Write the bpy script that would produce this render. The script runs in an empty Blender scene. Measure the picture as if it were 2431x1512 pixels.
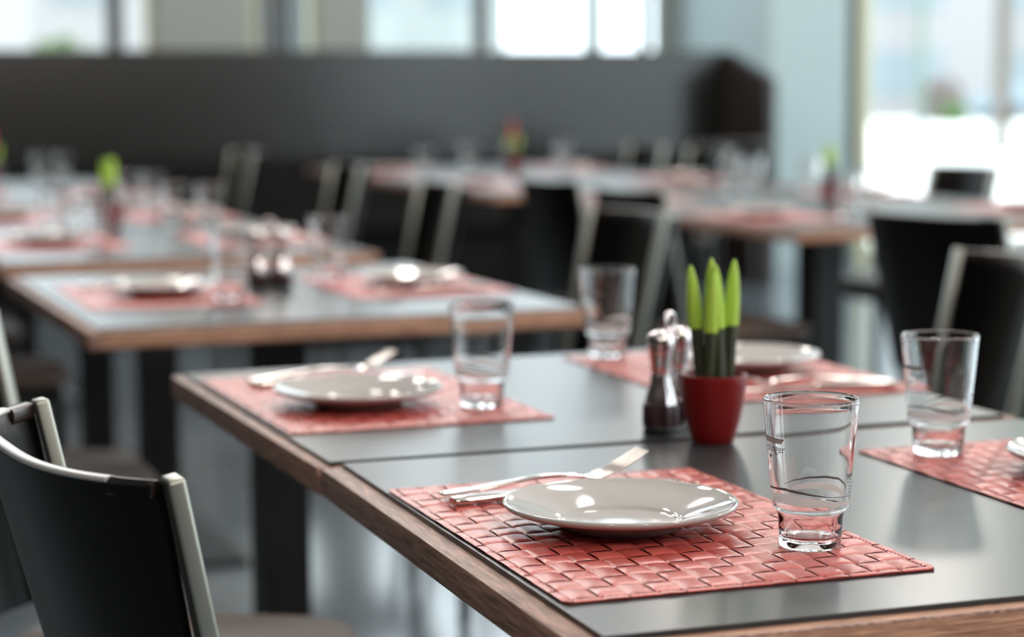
import bpy, bmesh, math, random
from mathutils import Vector, Matrix
R = math.radians
random.seed(7)
S = bpy.context.scene
COL = S.collection

# ------------------------------------------------------------------ materials
def newmat(name):
    m = bpy.data.materials.new(name); m.use_nodes = True
    nt = m.node_tree
    b = nt.nodes.get('Principled BSDF')
    return m, nt, b
def N(nt, t, **kw):
    n = nt.nodes.new(t)
    for k, v in kw.items(): setattr(n, k, v)
    return n
def simple(name, col, rough=.5, metal=0., spec=.5, coat=0., bump=0., bscale=200., var=0., vscale=(8, 8, 8)):
    m, nt, b = newmat(name)
    b.inputs['Base Color'].default_value = (*col, 1)
    b.inputs['Roughness'].default_value = rough
    b.inputs['Metallic'].default_value = metal
    b.inputs['Specular IOR Level'].default_value = spec
    b.inputs['Coat Weight'].default_value = coat
    tc = N(nt, 'ShaderNodeTexCoord')
    if var:
        mp = N(nt, 'ShaderNodeMapping'); mp.inputs['Scale'].default_value = vscale
        nz = N(nt, 'ShaderNodeTexNoise'); nz.inputs['Scale'].default_value = 1.; nz.inputs['Detail'].default_value = 6
        nt.links.new(tc.outputs['Object'], mp.inputs[0]); nt.links.new(mp.outputs[0], nz.inputs['Vector'])
        cr = N(nt, 'ShaderNodeValToRGB')
        cr.color_ramp.elements[0].position = .3; cr.color_ramp.elements[1].position = .7
        cr.color_ramp.elements[0].color = (*[c * (1 - var) for c in col], 1)
        cr.color_ramp.elements[1].color = (*[min(1, c * (1 + var)) for c in col], 1)
        nt.links.new(nz.outputs[0], cr.inputs[0]); nt.links.new(cr.outputs[0], b.inputs['Base Color'])
    if bump:
        nz = N(nt, 'ShaderNodeTexNoise'); nz.inputs['Scale'].default_value = bscale; nz.inputs['Detail'].default_value = 4
        bp = N(nt, 'ShaderNodeBump'); bp.inputs['Strength'].default_value = bump; bp.inputs['Distance'].default_value = .002
        nt.links.new(tc.outputs['Object'], nz.inputs['Vector'])
        nt.links.new(nz.outputs[0], bp.inputs['Height']); nt.links.new(bp.outputs[0], b.inputs['Normal'])
    return m
def grain(name, c0, c1, scale, rough=.5, bump=.25):
    m, nt, b = newmat(name)
    tc = N(nt, 'ShaderNodeTexCoord'); mp = N(nt, 'ShaderNodeMapping'); mp.inputs['Scale'].default_value = scale
    nz = N(nt, 'ShaderNodeTexNoise'); nz.inputs['Scale'].default_value = 1; nz.inputs['Detail'].default_value = 8; nz.inputs['Distortion'].default_value = .6
    cr = N(nt, 'ShaderNodeValToRGB')
    cr.color_ramp.elements[0].position = .32; cr.color_ramp.elements[1].position = .68
    cr.color_ramp.elements[0].color = (*c0, 1); cr.color_ramp.elements[1].color = (*c1, 1)
    bp = N(nt, 'ShaderNodeBump'); bp.inputs['Strength'].default_value = bump; bp.inputs['Distance'].default_value = .001
    L = nt.links.new
    L(tc.outputs['Object'], mp.inputs[0]); L(mp.outputs[0], nz.inputs['Vector']); L(nz.outputs[0], cr.inputs[0])
    L(cr.outputs[0], b.inputs['Base Color']); L(nz.outputs[0], bp.inputs['Height']); L(bp.outputs[0], b.inputs['Normal'])
    b.inputs['Roughness'].default_value = rough
    return m
def glassmat(name, rough=0., ior=1.5, col=(1, 1, 1)):
    m, nt, b = newmat(name)
    b.inputs['Base Color'].default_value = (*col, 1)
    b.inputs['Transmission Weight'].default_value = 1
    b.inputs['Roughness'].default_value = rough; b.inputs['IOR'].default_value = ior
    return m
def panemat():
    m, nt, b = newmat('window_pane_glass'); nt.nodes.remove(b)
    o = nt.nodes['Material Output']
    t = N(nt, 'ShaderNodeBsdfTransparent'); t.inputs[0].default_value = (.95, .98, .98, 1)
    g = N(nt, 'ShaderNodeBsdfGlossy'); g.inputs['Roughness'].default_value = .02
    f = N(nt, 'ShaderNodeFresnel')
    ge = N(nt, 'ShaderNodeNewGeometry'); mr = N(nt, 'ShaderNodeMapRange')
    mr.inputs['To Min'].default_value = 1.3; mr.inputs['To Max'].default_value = 1 / 1.3   # same reflectance on the pane's inner face
    nt.links.new(ge.outputs['Backfacing'], mr.inputs['Value']); nt.links.new(mr.outputs['Result'], f.inputs[0])
    mx = N(nt, 'ShaderNodeMixShader')
    L = nt.links.new
    L(f.outputs[0], mx.inputs[0]); L(t.outputs[0], mx.inputs[1]); L(g.outputs[0], mx.inputs[2]); L(mx.outputs[0], o.inputs[0])
    return m
def strandmat(name, col, scale):
    m, nt, b = newmat(name)
    tc = N(nt, 'ShaderNodeTexCoord'); mp = N(nt, 'ShaderNodeMapping'); mp.inputs['Scale'].default_value = scale
    nz = N(nt, 'ShaderNodeTexNoise'); nz.inputs['Scale'].default_value = 1; nz.inputs['Detail'].default_value = 5
    cr = N(nt, 'ShaderNodeValToRGB')
    cr.color_ramp.elements[0].position = .25; cr.color_ramp.elements[1].position = .75
    cr.color_ramp.elements[0].color = (*[c * .72 for c in col], 1); cr.color_ramp.elements[1].color = (*[c * 1.2 for c in col], 1)
    bp = N(nt, 'ShaderNodeBump'); bp.inputs['Strength'].default_value = .35; bp.inputs['Distance'].default_value = .0006
    L = nt.links.new
    L(tc.outputs['Object'], mp.inputs[0]); L(mp.outputs[0], nz.inputs['Vector']); L(nz.outputs[0], cr.inputs[0])
    L(cr.outputs[0], b.inputs['Base Color']); L(nz.outputs[0], bp.inputs['Height']); L(bp.outputs[0], b.inputs['Normal'])
    b.inputs['Roughness'].default_value = .31; b.inputs['Specular IOR Level'].default_value = .8
    return m

M = {}
M['laminate'] = simple('dark_laminate', (.035, .039, .042), .29, spec=.40, var=.12, vscale=(14, 14, 14))
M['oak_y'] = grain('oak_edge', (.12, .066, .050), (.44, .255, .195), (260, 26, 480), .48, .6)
M['oak_x'] = grain('oak_short_edge_lit', (.23, .115, .070), (.66, .365, .235), (26, 260, 480), .48, .5)  # same oak made brighter: stronger light on the short edges put into colour
M['steel_dark'] = simple('dark_steel', (.009, .009, .009), .4, spec=.4)
M['chair_black'] = simple('black_shell', (.002, .0018, .0018), .36, spec=.16)
M['chair_leg'] = simple('black_leg', (.012, .011, .011), .4)
M['chair_post'] = simple('grey_post', (.40, .41, .365), .42, metal=1.)
M['strap'] = simple('brown_strap', (.022, .014, .012), .3, spec=.6)
M['rim'] = simple('rim_sheen_grey', (.34, .34, .335), .3, spec=.6)  # far paler than the shell: reflected light on its top put into colour
M['seat'] = simple('brown_seat', (.115, .078, .062), .42, var=.1, bump=.05, bscale=300)
M['strand_x'] = strandmat('red_strand', (.50, .080, .064), (60, 900, 10))
M['strand_y'] = strandmat('red_strand_cross_glare', (.57, .108, .090), (900, 60, 10))  # paler than the other strands: glare on their upward curve put into colour
M['stitch'] = simple('dark_stitch', (.24, .036, .03), .7)
M['porcelain'] = simple('white_porcelain', (.47, .455, .44), .07, spec=.6)
M['cutlery'] = simple('polished_steel', (.62, .60, .57), .10, metal=1.)
M['tumbler'] = glassmat('clear_glass', 0, 1.5)
def frostmat():
    m, nt, b = newmat('frosted_print'); nt.nodes.remove(b)
    d = N(nt, 'ShaderNodeBsdfDiffuse'); d.inputs[0].default_value = (.97, .96, .94, 1)
    t = N(nt, 'ShaderNodeBsdfTranslucent'); t.inputs[0].default_value = (.99, .98, .97, 1)
    mx = N(nt, 'ShaderNodeMixShader'); mx.inputs[0].default_value = .65
    nt.links.new(d.outputs[0], mx.inputs[1]); nt.links.new(t.outputs[0], mx.inputs[2]); nt.links.new(mx.outputs[0], nt.nodes['Material Output'].inputs[0])
    return m
M['frost'] = frostmat()
M['ink'] = simple('grey_print', (.12, .115, .11), .5)
M['ink_light'] = simple('light_grey_print', (.42, .41, .39), .5)
M['pot_red'] = simple('red_glazed_pot', (.17, .005, .006), .34, spec=.35)
M['soil'] = simple('dark_soil', (.03, .02, .014), .9, bump=.8, bscale=250)
M['spike'] = simple('dark_green_spike', (.030, .040, .018), .5, var=.35, vscale=(300, 300, 20))
M['lime'] = simple('lime_tip', (.38, .60, .065), .5, var=.12, vscale=(300, 300, 15))
M['red_tip'] = simple('red_tip', (.45, .03, .025), .5)
M['chrome'] = simple('chrome', (.72, .66, .66), .12, metal=1.)
M['pepper'] = simple('peppercorn_fill', (.045, .022, .026), .3)
M['caddy_black'] = simple('black_base', (.012, .010, .012), .2)
M['floor'] = simple('floor_tile', (.18, .22, .25), .14, spec=.85, var=.08, vscale=(3, 3, 3))
M['wall'] = simple('grey_wall', (.34, .365, .34), .7)
M['wall_pale'] = simple('pale_blue_wall', (.37, .47, .49), .6)
M['wall_dark'] = simple('brown_grey_wall', (.020, .018, .017), .8)
M['ceiling'] = simple('white_ceiling', (.55, .54, .53), .9)
M['partition'] = simple('dark_brown_panel', (.0025, .0034, .0024), .22, spec=.75)
M['partition_wing'] = simple('dark_brown_wing', (.030, .022, .021), .45)
M['bench'] = simple('black_bench', (.005, .005, .005), .8, spec=.2)
M['frame_dark'] = simple('dark_window_frame', (.03, .035, .035), .4)
M['frame_pale'] = simple('pale_window_frame', (.56, .58, .42), .5)
M['frame_teal'] = simple('grey_green_frame', (.30, .36, .35), .5)
M['pane'] = panemat()
M['paving'] = simple('pale_paving', (.80, .80, .78), .9)
M['facade'] = simple('lavender_facade', (.30, .285, .285), .8)
M['facade_teal'] = simple('teal_facade', (.26, .28, .275), .6)
M['facade_window'] = simple('facade_window_glass', (.20, .24, .26), .25)
M['white'] = simple('white_paint', (.5, .5, .5), .6)
M['leaf'] = simple('bush_leaf', (.09, .17, .03), .7)
M['leaf_pale'] = simple('pale_leaf', (.17, .22, .12), .7)
M['blossom'] = simple('pale_blossom', (.22, .17, .155), .8)
M['trunk'] = simple('grey_bark', (.12, .10, .08), .9)
M['car_blue'] = simple('pale_blue_car', (.18, .24, .29), .3, coat=.5)
M['tyre'] = simple('black_tyre', (.02, .02, .02), .8)
M['pole'] = simple('grey_green_pole', (.13, .18, .14), .5)

# ------------------------------------------------------------------ mesh helpers
class MB:
    def __init__(s): s.v = []; s.f = []; s.m = []
    def add(s, vs, fs, mi=0):
        o = len(s.v); s.v += [tuple(v) for v in vs]
        s.f += [tuple(i + o for i in f) for f in fs]; s.m += [mi] * len(fs)
        return s
    def mesh(s, name, mats, smooth=True, bevel=0, seg=2, angle=40):
        me = bpy.data.meshes.new(name); me.from_pydata(s.v, [], s.f)
        for mm in (mats if isinstance(mats, (list, tuple)) else [mats]): me.materials.append(mm)
        for p, i in zip(me.polygons, s.m): p.material_index = i
        bm = bmesh.new(); bm.from_mesh(me)
        bmesh.ops.recalc_face_normals(bm, faces=bm.faces)
        if bevel:
            ed = [e for e in bm.edges if len(e.link_faces) == 2 and e.calc_face_angle(0) > R(30)]
            bmesh.ops.bevel(bm, geom=ed, offset=bevel, segments=seg, profile=.5, affect='EDGES', clamp_overlap=True)
        for e in bm.edges:
            e.smooth = not (len(e.link_faces) == 2 and e.calc_face_angle(0) > R(angle))
        for f in bm.faces: f.smooth = smooth
        bm.to_mesh(me); bm.free()
        return me
    def box(s, x0, x1, y0, y1, z0, z1, mi=0):
        vs = [(x, y, z) for z in (z0, z1) for y in (y0, y1) for x in (x0, x1)]
        return s.add(vs, [(0, 2, 3, 1), (4, 5, 7, 6), (0, 1, 5, 4), (2, 6, 7, 3), (0, 4, 6, 2), (1, 3, 7, 5)], mi)
    def lathe(s, prof, seg=48, rf=None, mi=0, closed_axis=True, cx=0, cy=0):
        rings = []; vs = []; fs = []
        for (r, z) in prof:
            if r < 1e-6:
                rings.append([len(vs)]); vs.append((cx, cy, z))
            else:
                ids = []
                for k in range(seg):
                    a = 2 * math.pi * k / seg
                    rr = r * (rf(a, z, r) if rf else 1)
                    ids.append(len(vs)); vs.append((cx + rr * math.cos(a), cy + rr * math.sin(a), z))
                rings.append(ids)
        for A, B in zip(rings[:-1], rings[1:]):
            for k in range(seg):
                k2 = (k + 1) % seg
                if len(A) == 1 and len(B) == 1: continue
                if len(A) == 1: fs.append((A[0], B[k], B[k2]))
                elif len(B) == 1: fs.append((A[k], B[0], A[k2]))
                else: fs.append((A[k], B[k], B[k2], A[k2]))
        return s.add(vs, fs, mi)
    def loft(s, secs, n=12, mi=0, sq=2.0, cap=True):
        """secs: list of (center, axis_u, axis_v, half_u, half_v) -> superellipse sections"""
        vs = []; fs = []
        for c, u, v, a, b in secs:
            c = Vector(c); u = Vector(u).normalized(); v = Vector(v).normalized()
            for k in range(n):
                t = 2 * math.pi * k / n; ct, st = math.cos(t), math.sin(t)
                p = c + u * (a * math.copysign(abs(ct) ** (2 / sq), ct)) + v * (b * math.copysign(abs(st) ** (2 / sq), st))
                vs.append(p)
        for i in range(len(secs) - 1):
            for k in range(n):
                k2 = (k + 1) % n
                fs.append((i * n + k, i * n + k2, (i + 1) * n + k2, (i + 1) * n + k))
        if cap:
            fs.append(tuple(reversed(range(n)))); fs.append(tuple(range((len(secs) - 1) * n, len(secs) * n)))
        return s.add(vs, fs, mi)
    def bar(s, p0, p1, u, a0, b0, a1=None, b1=None, n=4, sq=30, mi=0):
        p0 = Vector(p0); p1 = Vector(p1); d = (p1 - p0).normalized(); u = Vector(u); u = (u - d * u.dot(d)).normalized(); v = d.cross(u)
        if a1 is None: a1, b1 = a0, b0
        if n == 4:
            vs = []
            for p, a, b in ((p0, a0, b0), (p1, a1, b1)):
                for su, sv in ((1, 1), (-1, 1), (-1, -1), (1, -1)): vs.append(p + u * a * su + v * b * sv)
            return s.add(vs, [(3, 2, 1, 0), (4, 5, 6, 7)] + [(k, (k + 1) % 4, (k + 1) % 4 + 4, k + 4) for k in range(4)], mi)
        return s.loft([(p0, u, v, a0, b0), (p1, u, v, a1, b1)], n, mi, sq)
    def tube(s, pts, r, n=10, mi=0, closed=False):
        secs = []; pts = [Vector(p) for p in pts]; m = len(pts)
        up = None
        for i, p in enumerate(pts):
            d = (pts[(i + 1) % m] - pts[i - 1]) if closed else (pts[min(i + 1, m - 1)] - pts[max(i - 1, 0)])
            d.normalize()
            if up is None: up = Vector((0, 0, 1)) if abs(d.z) < .9 else Vector((1, 0, 0))
            u = (up - d * up.dot(d)).normalized(); v = d.cross(u); up = u
            secs.append((p, u, v, r, r))
        if closed: secs.append(secs[0])
        return s.loft(secs, n, mi, 2, not closed)

def obj(name, me, parent=None, loc=(0, 0, 0), rz=0):
    o = bpy.data.objects.new(name, me); COL.objects.link(o)
    o.location = loc; o.rotation_euler = (0, 0, rz)
    if parent: o.parent = parent
    return o
def tag(o, label, cat, group=None, kind=None):
    o['label'] = label; o['category'] = cat
    if group: o['group'] = group
    if kind: o['kind'] = kind
    return o
def thing(name, label, cat, loc, rz=0, group=None):
    o = bpy.data.objects.new(name, None); COL.objects.link(o)
    o.empty_display_size = .05
    o.location = loc; o.rotation_euler = (0, 0, rz)
    return tag(o, label, cat, group)
def struct(name, me, loc=(0, 0, 0), rz=0):
    o = obj(name, me, None, loc, rz); o['kind'] = 'structure'; return o

# ------------------------------------------------------------------ camera (solved from the photograph)
CAMP = Vector((-.5177, -1.7697, 1.1101))
r_ = Vector((.9404123, -.33999982, -.00498187)); u_ = Vector((.04204093, .1017183, .99392452)); f_ = Vector((.33742741, .93490829, -.10995105))
cd = bpy.data.cameras.new('camera'); cam = bpy.data.objects.new('camera', cd); COL.objects.link(cam)
cam.matrix_world = Matrix(((r_.x, u_.x, -f_.x, CAMP.x), (r_.y, u_.y, -f_.y, CAMP.y), (r_.z, u_.z, -f_.z, CAMP.z), (0, 0, 0, 1)))
cd.lens = 72.926; cd.sensor_width = 36; cd.sensor_fit = 'HORIZONTAL'; cd.clip_start = .05; cd.clip_end = 500
cd.dof.use_dof = True; cd.dof.focus_distance = 1.63; cd.dof.aperture_fstop = 3.5; cd.dof.aperture_blades = 0
S.camera = cam

# ------------------------------------------------------------------ room shell
H = 4.3
XL, XR, YN, YB = -4.2, 8.6, -5.0, 11.0
def boxmesh(name, b, mat, bevel=0):
    return MB().box(*b).mesh(name, mat, smooth=False, bevel=bevel)
struct('floor', boxmesh('floor', (XL, XR, YN, YB + .2, -.12, 0), M['floor']))
struct('ceiling', boxmesh('ceiling', (XL - .2, XR + .3, YN - .2, YB + .3, H, H + .25), M['ceiling']))
struct('wall_left', boxmesh('wall_left', (XL - .2, XL, YN, YB, 0, H), M['wall_dark']))


def wall_with_openings(name, x0, x1, y0, y1, ops, mat, axis='x'):
    """solid wall along x (or y) with rectangular openings (a0,a1,z0,z1)"""
    mb = MB(); ops = sorted(ops); a = x0 if axis == 'x' else y0; end = x1 if axis == 'x' else y1
    def bx(a0, a1, z0, z1):
        if a1 - a0 < 1e-4 or z1 - z0 < 1e-4: return
        if axis == 'x': mb.box(a0, a1, y0, y1, z0, z1)
        else: mb.box(x0, x1, a0, a1, z0, z1)
    for (o0, o1, z0, z1) in ops:
        bx(a, o0, 0, H); bx(o0, o1, 0, z0); bx(o0, o1, z1, H); a = o1
    bx(a, end, 0, H)
    return struct(name, mb.mesh(name, mat, smooth=False))
wn = [0]
def window(axis, a0, a1, z0, z1, pos, mulls=(), fm='frame_dark', t=.05, depth=.07, side=None):
    """framed window with its pane; mulls = list of (position, half width, material)"""
    wn[0] += 1
    def bx(mb, p0, p1, q0, q1, d0=0, d1=depth):
        if axis == 'x': mb.box(p0, p1, pos + d0, pos + d1, q0, q1)
        else: mb.box(pos + d0, pos + d1, p0, p1, q0, q1)
    mb = MB()
    bx(mb, a0, a0 + t, z0, z1); bx(mb, a1 - t, a1, z0, z1); bx(mb, a0 + t, a1 - t, z0, z0 + t); bx(mb, a0 + t, a1 - t, z1 - t, z1)
    fr = struct('window_%d' % wn[0], mb.mesh('window_frame', M[fm], smooth=False))
    for (p, hw, mm) in mulls:
        m2 = MB(); bx(m2, p - hw, p + hw, z0 + t, z1 - t)
        obj('mullion', m2.mesh('mullion', M[mm], smooth=False), fr)
    g = MB(); bx(g, a0 + t, a1 - t, z0 + t, z1 - t, depth * .45, depth * .45 + .006)
    obj('pane', g.mesh('pane', M['pane'], smooth=False), fr)
    return fr
ops = [(6.4, 8.3, .1, 4.0)]
wall_with_openings('wall_near', XL, XR, YN - .2, YN, ops, M['wall_dark'])
window('x', 6.4, 8.3, .1, 4.0, YN - .15, [(7.35, .03, 'frame_dark')])
# far wall with three openings above the partition
ops = [(-.6, 1.78, 1.0, 4.0), (2.38, 2.81, 1.0, 4.0), (3.11, 5.20, 1.0, 4.0)]
wall_with_openings('wall_far', XL, 5.26, YB, YB + .2, ops, M['wall'])
window('x', -.6, 1.78, 1.0, 4.0, YB + .05, [(1.545, .05, 'frame_dark')], 'frame_pale')
window('x', 2.38, 2.81, 1.0, 4.0, YB + .05, [(2.54, .045, 'frame_dark')], 'frame_pale')
window('x', 3.11, 5.20, 1.0, 4.0, YB + .05, [(3.91, .045, 'frame_dark'), (4.70, .05, 'frame_teal'), (5.06, .03, 'frame_dark')], 'frame_teal')
# pillar (its left face runs back to the far wall) and the glazed front beside it
struct('wall_pillar', boxmesh('pillar', (5.27, 5.80, 9.62, YB + .2, 0, H), M['wall_pale']))
window('x', 5.80, XR, .04, 4.1, 9.66, [], 'frame_dark', t=.07, depth=.09)
struct('trim_1', boxmesh('frame_post', (5.875, 5.95, 9.60, 9.74, 0, 4.1), M['frame_pale']))
struct('wall_lintel', boxmesh('wall_lintel', (5.80, XR, 9.62, 9.82, 4.1, H), M['wall']))
struct('trim_2', boxmesh('sill_strip', (5.80, XR, 9.62, 9.82, 0, .04), M['frame_dark']))
# glazed side wall on the right, out of the picture
ops = [(-4.2, -1.6, .1, 4.0), (-1.3, 1.9, .1, 4.0), (2.2, 5.4, .1, 4.0), (5.7, 9.2, .1, 4.0)]
wall_with_openings('wall_right', XR, XR + .2, YN, 9.82, ops, M['wall'], 'y')
for (a0, a1, z0, z1) in ops: window('y', a0, a1, z0, z1, XR + .05, [((a0 + a1) / 2, .03, 'frame_dark')])

# dark partition with its sloping end wing, and the bench along it
pt = thing('partition_screen', 'long dark brown booth partition running across the back of the room', 'partition', (0, 0, 0))
obj('panel', boxmesh('partition_panel', (-3.0, 4.76, 9.20, 9.26, 0, 1.325), M['partition'], .004), pt)
wing = MB(); prof = [(9.26, 0), (9.26, 1.325), (9.20, 1.325), (8.64, 1.16), (8.64, 0)]
n = len(prof)
wing.add([(4.76, y, z) for y, z in prof] + [(4.81, y, z) for y, z in prof],
         [tuple(reversed(range(n))), tuple(range(n, 2 * n))] + [(k, (k + 1) % n, (k + 1) % n + n, k + n) for k in range(n)])
w_ = obj('end_wing', wing.mesh('partition_wing', M['partition_wing'], smooth=False), pt); w_['label'] = 'darker wing with sloping top'
bn = thing('wall_bench', 'low black bench along the foot of the dark partition', 'bench', (0, 0, 0))
obj('seat', boxmesh('bench_seat', (-2.8, 4.55, 8.72, 9.10, .36, .46), M['bench'], .02), bn)
obj('backrest', boxmesh('bench_back', (-2.8, 4.55, 9.10, 9.19, .36, .74), M['bench'], .02), bn)
obj('plinth', boxmesh('bench_plinth', (-2.7, 4.45, 8.80, 9.10, 0, .36), M['bench']), bn)

# ------------------------------------------------------------------ tables
TOPZ = .75
def make_table(w, d, name, label, loc, rz, joints=(0, 0), el=.017):
    """origin = near left corner of the dark inset; joints: 1 where another table butts (near, far)"""
    e = .017
    n0 = .003 if joints[0] else e; n1 = .003 if joints[1] else e
    t = thing(name, label, 'table', loc, rz, 'dark-topped oak-edged tables')
    th = .031
    lam = boxmesh('tabletop', (0, w, 0, d, TOPZ - .0065, TOPZ), M['laminate'], .0006)
    obj('tabletop', lam, t)
    mb = MB(); z0, z1 = TOPZ - th, TOPZ - .0040
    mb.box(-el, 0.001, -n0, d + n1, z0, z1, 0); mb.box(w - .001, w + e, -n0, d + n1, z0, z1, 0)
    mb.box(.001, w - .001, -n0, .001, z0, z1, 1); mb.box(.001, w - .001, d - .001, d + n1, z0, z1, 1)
    mb.box(.001, w - .001, .001, d - .001, z0 + .004, TOPZ - .0066, 1)
    obj('edge_band', mb.mesh('edge_band', [M['oak_y'], M['oak_x']], smooth=True, bevel=.0022, seg=2), t)
    cy = d / 2; q = .165 if w < 1.1 else .10
    for cx in ((w / 2,) if w < 1.1 else (.34, w - .34)):
        obj('pedestal', boxmesh('pedestal', (cx - .045, cx + .045, cy - .045, cy + .045, .014, z0), M['steel_dark'], .003), t)
        obj('base_plate', boxmesh('base_plate', (cx - q, cx + q, cy - .24, cy + .24, 0, .014), M['steel_dark'], .003), t)
    return t
make_table(.762, .682, 'dining_table', 'nearest table, dark top with red mats and oak edge, glass and plate in focus', (-.0065, -.529, 0), -.0112, (0, 1), .0215)
make_table(.77, .682, 'dining_table', 'table pushed against the nearest one beyond the thin seam, behind the red pot', (-.0085, .1655, 0), .0144, (1, 0), .0145)
make_table(.80, .96, 'dining_table', 'single table in the second row, standing alone with bright oak front edge', (-.045, 1.40, 0), .012)
make_table(.80, .965, 'dining_table', 'front half of the long table in the third row, behind the single table', (-.04, 2.70, 0), 0, (0, 1))
make_table(.80, .965, 'dining_table', 'rear half of the long third-row table, beyond its potted plant', (-.04, 3.685, 0), 0, (1, 0))
make_table(.80, 1.9, 'dining_table', 'last table of the left row, near the black bench', (-.04, 4.97, 0), 0)
make_table(1.18, .965, 'dining_table', 'front table of the right-hand row, holding the small red pot', (1.96, 2.96, 0), 0, (0, 1))
make_table(1.18, .965, 'dining_table', 'second table of the right-hand row, directly beyond the red pot table', (1.96, 3.945, 0), 0, (1, 0))
make_table(1.18, 1.28, 'dining_table', 'third table of the right-hand row with red mats along its side', (1.90, 5.10, 0), 0, (0, 1))
make_table(1.18, 1.28, 'dining_table', 'rearmost table of the right-hand row, close to the dark partition', (1.90, 6.40, 0), 0, (1, 0))
make_table(1.0, .96, 'dining_table', 'table half hidden behind the black chairs at the right picture edge', (2.08, 1.46, 0), 0)

# ------------------------------------------------------------------ placemat (woven)
def mat_mesh():
    W_, L_ = .300, .445; NX, NY = 13, 16; K = 8
    hem = .0075
    cw = (W_ - 2 * hem) / NX; cl = (L_ - 2 * hem) / NY
    verts = []; faces = []; mi = []
    base = .0016
    def cell(x0, x1, y0, y1, horiz, amp):
        o = len(verts)
        for b in range(K):
            for a in range(K):
                s = -1 + 2 * a / (K - 1); t = -1 + 2 * b / (K - 1)
                # crowd samples at the rims so the strand edges read crisp
                s = math.copysign(1 - (1 - abs(s)) ** 1.35, s); t = math.copysign(1 - (1 - abs(t)) ** 1.35, t)
                l, q = (s, t) if horiz else (t, s)
                z = base + amp * (1 - .85 * l * l) * (1 - .5 * abs(q) ** 8) - amp * .55 * (abs(l) ** 14)
                verts.append((x0 + (x1 - x0) * (s + 1) / 2, y0 + (y1 - y0) * (t + 1) / 2, z))
        for b in range(K - 1):
            for a in range(K - 1):
                i = o + b * K + a
                faces.append((i, i + 1, i + K + 1, i + K)); mi.append(0 if horiz else 1)
    xs = [0, hem] + [hem + cw * (i + 1) for i in range(NX)] + [W_]
    ys = [0, hem] + [hem + cl * (i + 1) for i in range(NY)] + [L_]
    for i in range(len(xs) - 1):
        for j in range(len(ys) - 1):
            edge = i == 0 or j == 0 or i == len(xs) - 2 or j == len(ys) - 2
            cell(xs[i], xs[i + 1], ys[j], ys[j + 1], (i + j) % 2 == 0, .0007 if edge else .0017)
    # underside and rim
    o = len(verts); c = .004
    ring = [(c, 0), (W_ - c, 0), (W_, c), (W_, L_ - c), (W_ - c, L_), (c, L_), (0, L_ - c), (0, c)]
    for z in (0.0001, base + .0002):
        for x, y in ring: verts.append((x, y, z))
    nr = len(ring)
    faces.append(tuple(reversed(range(o, o + nr)))); mi.append(0)
    for k in range(nr): faces.append((o + k, o + (k + 1) % nr, o + nr + (k + 1) % nr, o + nr + k)); mi.append(0)
    # shift so the origin is the mat's middle
    verts = [(x - W_ / 2, y - L_ / 2, z) for x, y, z in verts]
    # round the corners by pulling the extreme vertices in
    out = []
    for x, y, z in verts:
        ax, ay = abs(x), abs(y); rr = .008
        qx, qy = W_ / 2 - rr, L_ / 2 - rr
        if ax > qx and ay > qy:
            dx, dy = ax - qx, ay - qy; d = math.hypot(dx, dy)
            if d > rr: dx *= rr / d; dy *= rr / d
            ax, ay = qx + dx, qy + dy
        out.append((math.copysign(ax, x), math.copysign(ay, y), z))
    me = bpy.data.meshes.new('placemat'); me.from_pydata(out, [], faces)
    me.materials.append(M['strand_x']); me.materials.append(M['strand_y'])
    for p, i in zip(me.polygons, mi): p.material_index = i; p.use_smooth = True
    return me
def stitch_mesh():
    mb = MB(); W_, L_ = .300, .445; q = .0062; z = .0023
    def dash(x0, x1, y0, y1): mb.box(x0, x1, y0, y1, z - .0012, z)
    n = 78
    for k in range(n):
        y = -L_ / 2 + q + (L_ - 2 * q) * (k + .5) / n
        for s in (-1, 1): dash(s * (W_ / 2 - q) - .0003, s * (W_ / 2 - q) + .0003, y - .0012, y + .0012)
    n = 52
    for k in range(n):
        x = -W_ / 2 + q + (W_ - 2 * q) * (k + .5) / n
        for s in (-1, 1): dash(x - .0012, x + .0012, s * (L_ / 2 - q) - .0003, s * (L_ / 2 - q) + .0003)
    return mb.mesh('stitching', M['stitch'], smooth=False)
ME = {'mat': mat_mesh(), 'stitch': stitch_mesh()}

# ------------------------------------------------------------------ plate
pp = [(0, .0026), (.030, .0026), (.0450, .0022), (.0470, 0.0), (.0505, 0.0), (.0530, .0024), (.070, .0070), (.085, .0112), (.0950, .0140),
      (.0982, .0156), (.0996, .0174), (.0997, .0187), (.0988, .0198), (.0970, .0198), (.0952, .0188), (.0930, .0176), (.080, .0134), (.066, .0096), (.0560, .0072), (.0528, .0061), (.0508, .0050), (.0490, .0042), (.0472, .0040), (.030, .0040), (0, .0040)]
pp = [(r * .968, z + (.0022 if r > .06 else .0009 if r > .0505 else 0)) for r, z in pp]
ME['plate'] = MB().lathe(pp, 128).mesh('plate', M['porcelain'], angle=75)

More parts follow.
